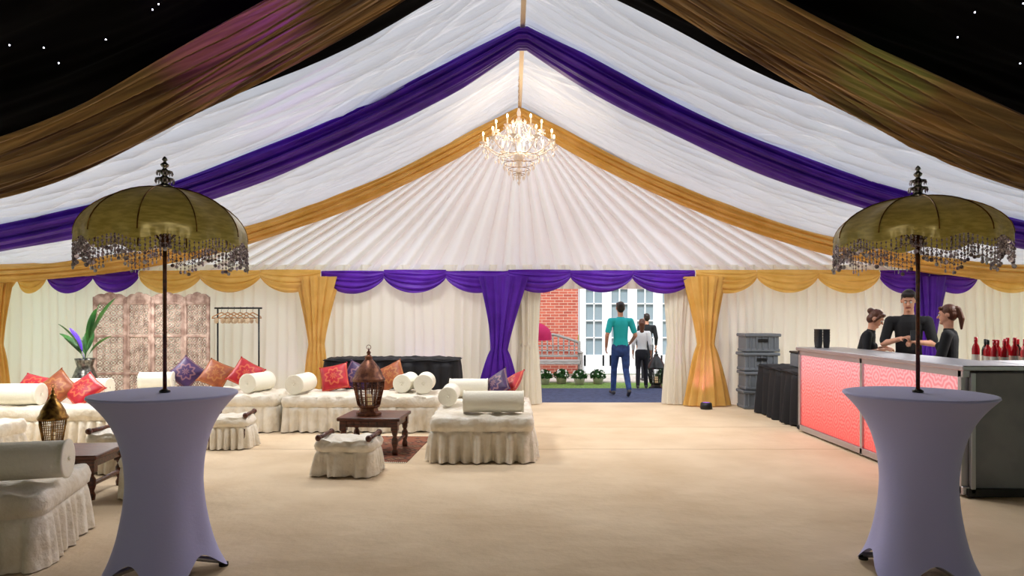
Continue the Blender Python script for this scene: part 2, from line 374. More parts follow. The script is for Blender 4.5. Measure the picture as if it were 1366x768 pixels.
for i in range(n):
    cx=x0+(i+.5)*w
    b.box((cx,18.12,1.45),(w-.1,.02,2.75),M['glass'],bev=0)
    b.box((cx,18.06,.3),(w-.12,.08,.4),M['white_paint'])
    for dx in (-.26,.26): b.box((cx+dx,18.06,1.5),(.09,.08,2.6),M['white_paint'],bev=.005)
    b.box((cx,18.06,1.5),(.035,.05,2.6),M['white_paint'],bev=.003)
    for z in (.95,1.4,1.85,2.25): b.box((cx,18.06,z),(w-.12,.05,.035),M['white_paint'],bev=.003)
b.obj('door_1_french_doors')
def garden_bench():
    b=B(); W=1.35; m=M['greywood']
    for x in (-W/2,W/2):
        b.box((x,-.25,.31),(.07,.07,.62),m); b.box((x,.25,.45),(.07,.07,.9),m); b.box((x,0,.63),(.1,.62,.05),m,bev=.02); b.box((x,0,.36),(.05,.5,.06),m)
    for k in range(5): b.box((0,-.24+k*.11,.42),(W,.09,.025),m,bev=.005)
    b.box((0,-.27,.37),(W,.03,.07),m); b.box((0,.25,.52),(W,.04,.05),m)
    pts=[(x,.25,.85+.22*(1-abs(x)/(W/2))**.6*cos(x/(W/2)*.9)) for x in np.linspace(-W/2,W/2,21)]
    b.tube(pts,.035,m,8)
    for x in np.linspace(-W/2+.12,W/2-.12,9):
        zt=.85+.22*(1-abs(x)/(W/2))**.6; b.box((x,.25,(.52+zt)/2),(.035,.02,zt-.52),m,bev=.004)
    for z in (.66,.78): b.box((0,.25,z),(W,.02,.03),m,bev=.004)
    b.obj('garden_bench',(1.05,17.3,-.02))
garden_bench()
def shrub(name,loc,r,h,fl=20,seed=0):
    b=B(); R=np.random.RandomState(seed)
    b.lathe([(r*.55,0),(r*.7,.13),(r*.74,.15),(r*.66,.15),(r*.6,.12)],M['paving'],16)
    for i in range(12):
        a=R.rand()*6.28; b.tube([(0,0,.1),(r*.3*cos(a),r*.3*sin(a),h*.6),(r*.7*cos(a),r*.7*sin(a),h*.85)],.006,M['leaf'],5)
    for i in range(380):
        a=R.rand()*6.28; e=R.rand()*1.9-.4; q=R.rand()**.3*r; c=Vector((q*cos(a)*cos(e),q*sin(a)*cos(e),h*.6+q*sin(e)*(h*.45/r)))
        T=TR(c,(R.rand()*6,R.rand()*6,R.rand()*6)); L=.04
        b.add([(0,-L,0),(L*.45,0,.008),(0,L,0),(-L*.45,0,.008)],[(0,1,2,3)],M['leaf'],False,T)
    for i in range(fl):
        a=R.rand()*6.28; e=R.rand()*1.3; b.sph((r*cos(a)*cos(e),r*sin(a)*cos(e),h*.6+r*sin(e)*(h*.45/r)),.022,M['flower'],6)
    b.obj(name,loc)
for i,(x,y) in enumerate([(.75,15.75),(1.15,15.9),(1.55,15.7),(2.0,15.85),(3.5,15.8),(3.9,15.7)]): shrub('potted_shrub',(x,y,-.05),.18,.32,14,i)
b=B(); pr=[]
for j in range(9):
    t=j/8; pr.append((.45*sin(t*pi/2)+.001,1.15+.3*cos(t*pi/2)))
b.lathe(pr+[(.45,1.05)],M['pink'],16,cap=False); b.tube([(0,0,0),(0,0,1.55)],.014,M['wood']); b.lathe([(.16,0),(.16,.05),(.03,.08)],M['blackm'],16)
b.obj('pink_garden_parasol',(.42,15.0,-.05))
def lantern(name,loc,s,m,sides=6):
    b=B(); n=sides
    b.lathe([(.17,0),(.17,.03),(.13,.05),(.12,.09),(.15,.11),(.15,.13)],m,n,smooth=False)
    for i in range(n):
        a=2*pi*i/n
        pts=[(r*cos(a),r*sin(a),z) for r,z in [(.145,.13),(.17,.25),(.2,.38),(.205,.46)]]
        b.tube(pts,.012,m,6)
        a2=2*pi*(i+1)/n
        for r,z in ((.158,.19),(.17,.25),(.185,.32),(.2,.38)):
            b.tube([(r*cos(a),r*sin(a),z),(r*cos(a2),r*sin(a2),z)],.005,m,5)
        for q in np.linspace(.15,.85,5):
            r0,r1=.14,.2
            b.tube([(r0*((1-q)*cos(a)+q*cos(a2)),r0*((1-q)*sin(a)+q*sin(a2)),.13),(r1*((1-q)*cos(a)+q*cos(a2)),r1*((1-q)*sin(a)+q*sin(a2)),.45)],.005,m,4)
    b.lathe([(.215,.45),(.225,.47),(.215,.49),(.19,.52),(.175,.57),(.14,.63),(.095,.69),(.06,.73),(.045,.75),(.055,.77),(.035,.79),(.02,.81),(.03,.83),(.012,.86),(.002,.9)],m,n*2,smooth=True)
    b.lathe([(.04,.13),(.04,.27)],M['candle'],12)
    for i in range(4):
        a=pi/4+i*pi/2; b.sph((.13*cos(a),.13*sin(a),.02),.02,m,8)
    b.tube([(.03*cos(t),0,.905+.03*sin(t)) for t in np.linspace(0,2*pi,13)],.004,m,5)
    o=b.obj(name,loc); o.scale=(s,s,s); return o
lantern('garden_lantern',(3.15,14.9,-.05),.95,M['blackm'])

# ---------------------------------------------------------------- foreground spandex tables + parasols
def poseur_table(name,loc,rot):
    b=B(); n=96; ts=np.linspace(0,1,40); zz=[0,.09,.22,.38,.52,.66,.78,.88,.95,1]; rr=[.315,.275,.24,.215,.205,.218,.248,.296,.35,.402]
    th=np.linspace(0,2*pi,n,endpoint=False); TH,T_=np.meshgrid(th,ts,indexing='ij')
    R=np.interp(T_,zz,rr); Rs=R.copy()
    for _ in range(3): Rs[:,1:-1]=(Rs[:,:-2]+2*Rs[:,1:-1]+Rs[:,2:])/4
    c4=np.cos(4*TH); f=(1-T_)
    R=Rs*(1+ (.14*c4-.04)*f**2.2)
    Z=1.055*T_+ (1-c4)/2*.13*f**3+.012
    b.grid(np.stack([R*np.cos(TH),R*np.sin(TH),Z],-1),M['spandex'],closeu=True)
    b.lathe([(.402,1.067),(.408,1.073),(.405,1.083),(.385,1.086),(.2,1.088),(.03,1.088)],M['spandex'],n,cap=True)
    b.lathe([(.04,.05),(.04,1.06)],M['alu'],16)
    for k in range(4):
        a=k*pi/2; b.tube([(0,0,.12),(.32*cos(a),.32*sin(a),.03)],.018,M['alu'],8)
        b.lathe([(.028,0),(.028,.02)],M['foot'],12,T=TR((.325*cos(a),.325*sin(a),0)))
    b.obj(name,loc,(0,0,rot))
def parasol(name,loc,top,rot):
    b=B(); n=10; R=.465; zr=.915; H=top-zr; seg=16; N=n*seg
    th=np.linspace(0,2*pi,N,endpoint=False); t=np.linspace(0.02,1,26)
    TH,T_=np.meshgrid(th,t,indexing='ij')
    g=np.abs(np.sin(TH*n/2))
    rf=lambda q:np.sin(q*pi/2)**1.0; zf=lambda q:(np.cos(q*pi/2)*.72+.28*(1-np.asarray(q)**1.3))
    Rr=R*rf(T_)*(1-.06*g**1.5*T_)
    Z=zr+H*zf(T_)-.012*g*np.sin(pi*T_)
    Z=Z+.03*g**2*T_**6
    b.grid(np.stack([Rr*np.cos(TH),Rr*np.sin(TH),Z],-1),M['pcanopy'],closeu=True)
    v=np.linspace(0,1,4); TH,V=np.meshgrid(th,v,indexing='ij'); g=np.abs(np.sin(TH*n/2))
    Rr=R*(1-.06*g**1.5)+.006*np.sin(TH*60)*V; Z=zr+.03*g**2-.045*V
    b.grid(np.stack([Rr*np.cos(TH),Rr*np.sin(TH),Z],-1),M['pcanopy'],closeu=True)
    for i in range(n):
        a=2*pi*i/n
        pts=[(R*rf(q)*cos(a)*1.002,R*rf(q)*sin(a)*1.002,zr+H*float(zf(q))+.003) for q in np.linspace(.05,1,12)]
        b.tube(pts,.0035,M['brass'],5)
        pts=[(R*rf(q)*cos(a)*.985,R*rf(q)*sin(a)*.985,zr+H*float(zf(q))-.012) for q in np.linspace(.05,1,12)]
        b.tube(pts,.004,M['wood'],5)
        b.tube([(.018*cos(a),.018*sin(a),zr-.02),(.25*cos(a),.25*sin(a),zr+H*.72)],.003,M['wood'],4)
    b.lathe([(.03,zr-.05),(.035,zr-.02),(.02,zr+.02)],M['wood'],12)
    b.tube([(0,0,0.002),(0,0,top+.02)],.0115,M['wood'],12)
    b.lathe([(.03,0.0),(.03,.01),(.015,.02)],M['blackm'],16)
    F=[(.045,0),(.05,.012),(.03,.02),(.018,.03),(.03,.045),(.052,.05),(.052,.058),(.03,.06),(.014,.075),(.026,.09),(.044,.094),(.044,.102),(.02,.106),(.01,.12),(.022,.132),(.024,.142),(.012,.152),(.007,.16),(.016,.168),(.012,.18),(.002,.19)]
    b.lathe([(r,z+top-.005) for r,z in F],M['silver'],16)
    for k in range(14):
        a=2*pi*k/14; b.octa((.05*cos(a),.05*sin(a),top+.038),.006,.03,M['bead']); b.octa((.043*cos(a),.043*sin(a),top+.083),.005,.026,M['bead'])
    K=120; Rng=np.random.RandomState(4)
    for k in range(K):
        a=2*pi*(k+.5)/K; g=abs(sin(a*n/2)); r=R*(1-.06*g**1.5); z0=zr+.03*g*g-.045
        a2=2*pi*(k+1.5)/K; L=.085+.03*cos(a*n)+.014*(k%2)
        b.tube([(r*cos(a),r*sin(a),z0),(r*cos(a),r*sin(a),z0-L)],.0014,M['bead'],3,cap=False)
        for q in range(5):
            z=z0-L*(q+.5)/5; b.octa((r*cos(a),r*sin(a),z),.006,.016,M['bead'])
        T=TR((r*cos(a),r*sin(a),z0-L-.013),(pi/2,0,a+pi/2+Rng.rand()*2))
        b.lathe([(.0125,-.001),(.0125,.001)],M['coin'],8,T=T,smooth=False)
        for fz in (.35,.7):
            T=TR((r*cos(a),r*sin(a),z0-L*fz),(pi/2,0,a+pi/2+Rng.rand()*2))
            b.lathe([(.009,-.001),(.009,.001)],M['coin'],7,T=T,smooth=False)
        for q in range(1,4):
            am=a+(a2-a)*q/4; z=z0-L*.45-.025*sin(pi*q/4); b.octa((r*cos(am),r*sin(am),z),.004,.01,M['bead'])
    b.obj(name,loc,(0,0,rot))
for (x,top,rt) in ((-2.07,1.22,.5),(2.42,1.165,.62)):
    poseur_table('spandex_poseur_table',(x,4.07,0),rt)
    parasol('indian_garden_parasol',(x,4.07,1.09),top,rt)

# ---------------------------------------------------------------- soft seating
def draped(b,w,d,h,m,seed=0,matt=.14,T=None,wl=.12):
    rc=.07
    pts=[];nor=[]
    def arc(cx,cy,a0):
        for k in range(7):
            a=a0+k/6*pi/2; pts.append((cx+rc*cos(a),cy+rc*sin(a))); nor.append((cos(a),sin(a)))
    def line(p,q,n):
        L=math.dist(p,q); K=max(2,int(L/.016))
        for k in range(1,K): pts.append((p[0]+(q[0]-p[0])*k/K,p[1]+(q[1]-p[1])*k/K)); nor.append(n)
    X,Y=w/2-rc,d/2-rc
    line((w/2,-Y),(w/2,Y),(1,0)); arc(X,Y,0); line((X,d/2),(-X,d/2),(0,1)); arc(-X,Y,pi/2)
    line((-w/2,Y),(-w/2,-Y),(-1,0)); arc(-X,-Y,pi); line((-X,-d/2),(X,-d/2),(0,-1)); arc(X,-Y,1.5*pi)
    P=np.array(pts);N=np.array(nor); s=np.concatenate([[0],np.cumsum(np.linalg.norm(np.diff(P,axis=0),axis=1))])
    f=folds(s,wl,seed+3); f2=folds(s,wl*2.7,seed+9)
    L=s[-1]; fade=np.minimum(1,np.minimum(s,L-s)/.1); f*=fade; f2*=fade
    rows=[]
    for k in (0,.15,.3,.45,.6,.72,.82,.9,.96):
        q=P*k; rows.append(np.column_stack([q,np.full(len(q),h+.018*(1-k**3))+.009*np.sin(q[:,0]*17+seed)*np.cos(q[:,1]*15)+.008*np.sin(q[:,0]*31+q[:,1]*23)]))
    for o,z in ((-.012,h-.004),(.0,h-.02),(.016,h-matt*.5),(.004,h-matt*.92),(-.012,h-matt)):
        rows.append(np.column_stack([P+N*(o+.009*f2)[:,None],np.full(len(P),z)+.01*f2]))
    for t in (0,.12,.35,.6,.8,1):
        o=-.006+.03*t**.6+(.042*f*t**.4+.026*f2*t)
        z=(h-matt)*(1-t)+.006*t
        rows.append(np.column_stack([P+N*o[:,None],np.full(len(P),z)+ (.014*np.abs(f2)*t)]))
    b.grid(np.array(rows).transpose(1,0,2),m,closeu=True,T=T)
def bench(name,x0,x1,y0,y1,h=.48,seed=0,rot=0):
    b=B(); draped(b,x1-x0,y1-y0,h,M['cover'],seed)
    return b.obj(name,((x0+x1)/2,(y0+y1)/2,0),(0,0,rot))
bench('draped_bench_seat',-.86,.22,7.13,9.1,.47,1)
bench('draped_bench_seat',-3.05,-.98,9.0,9.9,.47,2)
bench('draped_bench_seat',-3.86,-3.13,9.0,9.9,.48,3)
bench('draped_bench_seat',-5.4,-3.98,9.5,10.3,.47,4)
bench('draped_bench_seat',-6.3,-4.65,7.9,9.1,.46,5,.06)
bench('draped_bench_seat',-3.70-.75,-3.70+.75,4.38-.47,4.38+.47,.46,6,.28)
bench('draped_bench_seat',-6.9,-5.1,6.1,7.2,.46,7)
def bolster(name,loc,L,r,rotz):
    b=B(); pr=[(.004,-L/2+.012),(r*.12,-L/2+.004)]
    for k in (.3,.55,.8,.95): pr.append((r*k,-L/2-.004*(1-k)+.001))
    pr+=[(r*1.05,-L/2+.003),(r*1.05,-L/2+.014),(r*.985,-L/2+.02),(r,-L/2+.06),(r*1.015,0),(r,L/2-.06),(r*.985,L/2-.02),(r*1.05,L/2-.014),(r*1.05,L/2-.003)]
    for k in (.95,.8,.55,.3): pr.append((r*k,L/2+.004*(1-k)-.001))
    pr+=[(r*.12,L/2-.004),(.004,L/2-.012)]
    b.lathe(pr,M['bolster'],40)
    for s_ in (-1,1): b.sph((0,0,s_*(L/2+.002)),(.014,.014,.008),M['bolster'],8)
    return b.obj(name,loc,(pi/2,0,rotz+pi/2))
BO=[((-.2,7.42,.61),.66,.115,0),((-.56,8.85,.61),.5,.115,0),((-.74,8.1,.61),.5,.105,pi/2),
 ((-2.88,9.33,.62),.46,.125,1.45),((-3.5,9.4,.63),.46,.125,1.3),((-1.2,9.4,.62),.46,.125,1.6),((-1.47,9.5,.615),.46,.12,1.45),
 ((-5.1,9.8,.61),.45,.12,.2),((-5.55,8.95,.6),.55,.12,.05),((-5.95,8.15,.605),.65,.125,.05),
 ((-3.34,4.36,.61),.9,.12,.26),((-5.75,6.45,.6),.8,.12,0)]
for p_,L,r,a in BO: bolster('bolster_cushion',p_,L,r,a)
def cushion(loc,mn,rx,ry,rz,w=.38):
    n=17; u=np.linspace(-1,1,n); U,V=np.meshgrid(u,u,indexing='ij')
    X=U*w/2*(1-.07*(1-V**2)); Z=V*w/2*(1-.07*(1-U**2)); t=.075*((1-U**2)*(1-V**2))**.42
    b=B(); b.grid(np.stack([X,-t,Z],-1),M[mn]); b.grid(np.stack([X,t,Z],-1)[::-1],M[mn])
    b.tube([(w/2,0,-w/2),(w/2*.93,0,0),(w/2,0,w/2),(0,0,w/2*.93),(-w/2,0,w/2),(-w/2*.93,0,0),(-w/2,0,-w/2),(0,0,-w/2*.93),(w/2,0,-w/2)],.006,M[mn],5)
    for a in (-1,1):
        for c in (-1,1): b.octa((a*w/2,0,c*w/2),.014,.04,M[mn])
    return b.obj('embroidered_cushion',loc,(rx,ry,rz))
CU=[((-3.78,9.7,.71),'c_red',-.5,.5,.1),((-4.3,9.92,.69),'c_orange',-.55,.4,0),((-4.78,10.02,.7),'c_purple',-.5,.65,0),
 ((-2.5,9.62,.67),'c_red',-.5,-.2,.1),((-2.2,9.74,.67),'c_purple',-.45,.4,0),((-1.72,9.74,.68),'c_orange',-.5,-.45,-.1),
 ((-.2,8.8,.64),'c_purple',-.7,-.6,-.4),((-.02,8.98,.63),'c_red',-.9,-.5,-.7),
 ((-5.3,8.45,.62),'c_red',-.8,.5,-.5),((-5.62,8.42,.64),'c_orange',-.6,.7,-.3),((-6.0,8.55,.64),'c_red',-.8,.2,0)]
for l,mn,a,c,d_ in CU: cushion(l,mn,a,c,d_)
def stool(loc,w,d,h,rot,seed):
    b=B(); draped(b,w,d,h-.04,M['cover'],seed,matt=.1,wl=.09)
    for s_ in (-1,1):
        b.tube([(s_*w*.44,-d*.42,h-.01),(s_*w*.44,d*.42,h-.01)],.022,M['wood'],10)
        for q in (-1,1):
            b.sph((s_*w*.44,q*d*.44,h-.01),.032,M['wood'],10)
            b.lathe([(.022,.01),(.018,.08),(.024,.14),(.02,h-.04)],M['wood'],10,T=TR((s_*w*.42,q*d*.40,0)))
    b.obj('draped_footstool',loc,(0,0,rot))
stool((-1.6,6.72,0),.56,.42,.38,-.08,21)
stool((-3.3,8.05,0),.46,.42,.4,.1,22)
stool((-3.08,5.95,0),.5,.42,.4,.05,23)
stool((-3.9,6.85,0),.52,.42,.42,-.1,24)
def coffee(name,loc,w,d,h,rot):
    b=B(); m=M['wood']
    b.box((0,0,h-.02),(w,d,.04),m,bev=.008); b.box((0,0,h-.075),(w*.88,d*.88,.07),m,bev=.006)
    for k in np.linspace(-w*.38,w*.38,7): b.box((k,-d*.44,h-.075),(.03,.014,.05),m,bev=.004)
    for x in (-1,1):
        for y in (-1,1):
            T=TR((x*w*.41,y*d*.41,0))
            b.lathe([(.03,0),(.034,.04),(.022,.07),(.036,.12),(.036,.17),(.02,.2),(.032,.23),(.034,h-.1)],m,14,T=T)
            b.box((0,0,h-.09),(.075,.075,.12),m,T=T,bev=.006)
        b.box((x*w*.41,0,.13),(.03,d*.75,.04),m)
    b.obj(name,loc,(0,0,rot))
coffee('wooden_coffee_table',(-1.56,7.78,.013),.7,.62,.41,-.06)
coffee('wooden_coffee_table',(-3.84,5.95,0),.7,.62,.38,.1)
lantern('moroccan_lantern',(-1.62,7.72,.426),.84,M['metal_dark'],sides=8)
lantern('brass_moroccan_lantern',(-3.9,5.8,.384),.62,M['brass'],sides=6).scale=(.52,.52,.62)
b=B(); b.box((0,0,.005),(1.0,1.5,.01),M['rug'],bev=.002)
for k in np.linspace(-.49,.49,46):
    for s_ in (-1,1): b.box((k,s_*.775,.004),(.008,.05,.006),M['bolster'],bev=0)
b.obj('kilim_rug',(-1.56,7.95,0),(0,0,-.06))

def clothtable(name,x0,x1,y0,y1,h,seed):
    b=B(); draped(b,x1-x0,y1-y0,h,M['blackcloth'],seed,matt=.03,wl=.2); b.obj(name,((x0+x1)/2,(y0+y1)/2,0))
clothtable('black_draped_trestle_table',-2.9,-.82,10.45,11.1,.87,31)
clothtable('black_draped_trestle_table',3.92,4.6,9.3,10.95,.76,32)

# ---------------------------------------------------------------- carved screen
def screen():
    b=B(); m=M['screen']; pw=.48; x=-6.62; n=4; H=1.9
    for i in range(n):
        a=.28 if i%2==0 else -.28; T=TR((x+pw/2*cos(a),10.85,0),(0,0,a))
        x+=pw*cos(a)
        for s_ in (-1,1): b.box((s_*(pw/2-.025),0,H/2-.03),(.05,.035,H-.06),m,T=T,bev=.006)
        for z in (.1,.62,1.22,H-.16): b.box((0,0,z),(pw-.05,.03,.045),m,T=T,bev=.005)
        K=12
        P=[(-pw/2,0,H-.14)]+[(-pw/2+pw*k/K,0,H-.08+.07*sin(pi*k/K)+.025*abs(sin(pi*k/K*3))) for k in range(K+1)]+[(pw/2,0,H-.14)]
        fr=[(p[0],-.015,p[2]) for p in P]; bk_=[(p[0],.015,p[2]) for p in P]; L=len(P)
        b.add(fr+bk_,[tuple(range(L))[::-1],tuple(range(L,2*L))]+[(k,(k+1)%L,L+(k+1)%L,L+k) for k in range(L)],m,False,T)
        for (z0,z1) in ((.14,.6),(.65,1.2),(1.25,1.72)):
            nr=round((z1-z0)/.095); nc=4
            for r in range(nr):
                for c in range(nc):
                    cx=-pw/2+.05+(pw-.1)*(c+.5)/nc; cz=z0+(z1-z0)*(r+.5)/nr
                    q=.043
                    b.tube([(cx+q*cos(t),0,cz+q*sin(t)) for t in np.linspace(0,2*pi,11)],.0085,m,4,T=T,cap=False)
                    for k in range(4):
                        t=k*pi/2+pi/4; b.tube([(cx,0,cz),(cx+q*1.45*cos(t),0,cz+q*1.45*sin(t))],.006,m,4,T=T,cap=False)
                    b.sph((cx,0,cz),(.015,.012,.015),m,6,T=T)
    b.obj('carved_wooden_folding_screen')
screen()
# clothes rail
b=B(); m=M['blackm']; X0,X1=-4.72,-4.06; zt=1.66
for x in (X0,X1):
    b.tube([(x,10.95,.03),(x,10.95,zt)],.014,m); b.tube([(x,10.72,.02),(x,11.2,.02)],.014,m)
b.tube([(X0-.05,10.95,zt),(X1+.05,10.95,zt)],.014,m); b.tube([(X0,10.95,.18),(X1,10.95,.18)],.01,m)
for k in range(6):
    x=X0+.06+k*.1; T=TR((x,10.95,zt),(0,0,1.1))
    b.tube([(0,0,.015),(.015,0,.02),(.018,0,0),(0,0,-.04),(0,0,-.07)],.003,m,5,T=T)
    b.tube([(0,0,-.07),(.17,0,-.14),(.18,0,-.16),(-.18,0,-.16),(-.17,0,-.14),(0,0,-.07)],.009,M['cardtan'],6,T=T)
    b.sph((.1,0,-.2),(.05,.02,.05),M['cream_cloth'],8,T=T); b.sph((-.1,0,-.2),(.05,.02,.05),M['cream_cloth'],8,T=T)
b.obj('clothes_rail')
# plant in vase
b=B()
b.lathe([(.09,0),(.12,.02),(.16,.2),(.19,.42),(.18,.6),(.13,.74),(.1,.82),(.12,.9),(.13,.93),(.11,.92),(.09,.8)],M['silver'],32)
R=np.random.RandomState(5)
for k in range(11):
    a=R.rand()*6.28; H=.35+R.rand()*.5; lean=.12+R.rand()*.35
    m=M['leafp'] if k==3 else M['leaf']
    if k==3: a=pi; H=.55; lean=.22
    if k==0: a=0.1; H=1.08; lean=.42
    if k==1: a=.4; H=.95; lean=.2
    if k==2: a=2.9; H=.5; lean=.45
    L=20; P=[]
    for j in range(L):
        t=j/(L-1); r=lean*t**1.6; z=.85+H*(t-.15*t**3*lean*2)
        wd=.005+.06*max(0,sin(pi*min(1,max(0,(t-.35)/.65))))**.7
        row=[]
        for q in (-1,-.5,0,.5,1):
            row.append((r*cos(a)-q*wd*sin(a),r*sin(a)+q*wd*cos(a),z+abs(q)*wd*.35))
        P.append(row)
    b.grid(np.array(P),m)
b.obj('potted_bird_of_paradise_plant',(-6.1,9.75,0))

# ---------------------------------------------------------------- chandelier
b=B(); cr=M['crystal']
b.lathe([(.003,.0),(.03,.03),(.012,.06),(.05,.1),(.02,.15),(.03,.25),(.07,.3),(.09,.36),(.05,.4),(.02,.45),(.03,.55),(.05,.6),(.02,.66),(.015,.8),(.05,.86),(.02,.9),(.03,.98),(.012,1.05)],cr,20)
def arm(R_,z0,z1,n,off,rise):
    for i in range(n):
        a=2*pi*(i+off)/n; pts=[]
        for t in np.linspace(0,1,14):
            r=.03+(R_-.03)*t; z=z0+(z1-z0)*t-.1*sin(pi*t)*rise
            pts.append((r*cos(a),r*sin(a),z))
        b.tube(pts,.009,cr,6)
        x,y=R_*cos(a),R_*sin(a); T=TR((x,y,z1))
        b.lathe([(.01,-.03),(.045,0),(.055,.012),(.02,.014)],cr,14,T=T)
        b.lathe([(.0115,.01),(.0115,.11)],M['candle'],10,T=T)
        b.sph((x,y,z1+.135),(.015,.015,.03),M['flame'],10)
        for k in range(6):
            q=a+k*pi/3; b.octa((x+.05*cos(q),y+.05*sin(q),z1-.035),.009,.05,cr)
        b.octa((x,y,z1-.12),.017,.09,cr); b.octa((x,y,z1-.06),.01,.03,cr)
        for t in np.linspace(.05,.95,14):
            r=R_*(1-t)+.04*t; z=z1+.0+(.88-z1)*t-.16*sin(pi*t); b.octa((r*cos(a),r*sin(a),z),.007,.018,cr)
        a2=2*pi*(i+1+off)/n
        for t in np.linspace(.1,.9,8):
            xx=x*(1-t)+R_*cos(a2)*t; yy=y*(1-t)+R_*sin(a2)*t; b.octa((xx,yy,z1-.02-.09*sin(pi*t)),.007,.018,cr)
        b.octa(((x+R_*cos(a2))/2,(y+R_*sin(a2))/2,z1-.17),.013,.07,cr)
arm(.52,.42,.52,10,.25,1.0); arm(.33,.62,.72,6,.0,.6)
for ring,(r,z,n) in enumerate([(.3,.34,22),(.22,.24,18),(.15,.16,14),(.08,.09,9),(.1,.9,10)]):
    b.tube([(r*cos(t),r*sin(t),z) for t in np.linspace(0,2*pi,25)],.004,M['brass'],5)
    for k in range(n):
        a=2*pi*k/n; b.octa((r*cos(a),r*sin(a),z-.05),.012,.075,cr)
b.octa((0,0,-.03),.025,.08,cr)
for k in range(12): 
    z=1.05+k*.04; T=TR((0,0,z),(pi/2,0,(k%2)*pi/2)); b.tube([(.01*cos(t),.02*sin(t),0) for t in np.linspace(0,2*pi,9)],.003,M['brass'],4,T=T)
b.obj('crystal_chandelier',(RX-.03,9.9,3.5))
# ---------------------------------------------------------------- bar
b=B(); bx=3.85; y0,y1=5.78,9.12
b.box((bx+.27,(y0+y1)/2,.55),(.48,y1-y0-.04,1.02),M['steel_dark'],bev=.01)
cuts=[y0+.05,y0+1.7,y1-.03]
for i in range(2):
    a,c=cuts[i],cuts[i+1]
    b.box((bx+.005,(a+c)/2,.56),(.03,c-a-.07,.92),M['ledpanel'],bev=0)
for yv in cuts: b.box((bx,yv,.55),(.06,.05,1.06),M['alu'],bev=.004)
b.box((bx,(y0+y1)/2,.06),(.06,y1-y0,.07),M['alu'],bev=.004); b.box((bx,(y0+y1)/2,1.05),(.06,y1-y0,.06),M['alu'],bev=.004)
b.box((bx+.25,(y0+y1)/2,1.1),(.6,y1-y0+.06,.045),M['alu'],bev=.008)
b.box((bx+1.55,y0+.32,.55),(1.9,.6,1.02),M['steel_dark'],bev=.01); b.box((bx+1.55,y0+.32,1.1),(1.95,.7,.045),M['alu'],bev=.008)
for k in range(3): b.box((bx+.05+k*1.2,y0,.55),(.04,.03,1.02),M['alu'],bev=.004)
b.box((bx+1.2,y0,.045),(2.4,.03,.07),M['blackm'],bev=.004)
b.obj('led_bar_counter')
b=B(); b.box((5.6,7.2,.47),(1.3,.5,.94),M['blackcloth'],bev=.01); b.box((5.6,7.2,.955),(1.36,.56,.03),M['blackm'],bev=.006); b.obj('back_bar_unit')
BP=[(.001,0),(.036,.002),(.037,.02),(.037,.19),(.03,.22),(.015,.245),(.0135,.29),(.0155,.292),(.0155,.302),(.001,.303)]
b=B(); R=np.random.RandomState(9)
for r in range(3):
    for k in range(12):
        m=[M['winered'],M['winepink'],M['winered'],M['winedark']][R.randint(4)]
        T=TR((4.98+k*.105+.03*(r%2),7.05+r*.14,.971),sc=(1,1,1.08+.12*(R.rand()-.5)))
        b.lathe(BP,m,14,T=T,cap=False); b.lathe([(.0376,.06),(.0376,.14)],M['label'],14,T=T,cap=False)
        b.lathe([(.0165,.255),(.0165,.305),(.001,.306)],M['winered'] if R.rand()<.6 else M['blackm'],10,T=T,cap=False)
b.obj('wine_bottles')
b=B()
for (x,y) in ((0,0),(.11,.03),(.04,.13)):
    for k in range(5): b.lathe([(.034,k*.035),(.044,k*.035+.1),(.046,k*.035+.102),(.041,k*.035+.1),(.032,k*.035+.006)],M['blackm'],16,T=TR((x,y,0)),cap=False)
    b.lathe([(.001,.001),(.034,.001)],M['blackm'],16,T=TR((x,y,0)),cap=False)
b.obj('stacked_black_cups',(3.98,8.85,1.123))
b=B(); b.box((0,0,.1),(.34,.3,.2),M['crate'],bev=.015); b.box((0,0,.215),(.36,.32,.03),M['blackm'],bev=.01); b.tube([(-.08,-.17,.1),(-.08,-.19,.12),(.08,-.19,.12),(.08,-.17,.1)],.008,M['blackm']); b.obj('equipment_case',(4.3,10.0,.79))
for k in range(4):
    b=B(); w,d,h=.6,.42,.31
    b.box((0,0,h/2),(w-.05,d-.05,h-.02),M['crate'],bev=.015); b.box((0,0,h-.03),(w,d,.05),M['crate'],bev=.01); b.box((0,0,.03),(w-.03,d-.03,.05),M['crate'],bev=.01)
    for x in np.linspace(-.2,.2,5): b.box((x,-d/2+.02,h/2),(.02,.02,h-.08),M['crate'],bev=.004)
    b.box((0,-d/2+.015,h*.62),(.16,.02,.05),M['blackm'],bev=.006)
    b.obj('storage_crate',(4.1+.015*(k%2),11.4,.002+k*.312),(0,0,.02*(k-1.5)))

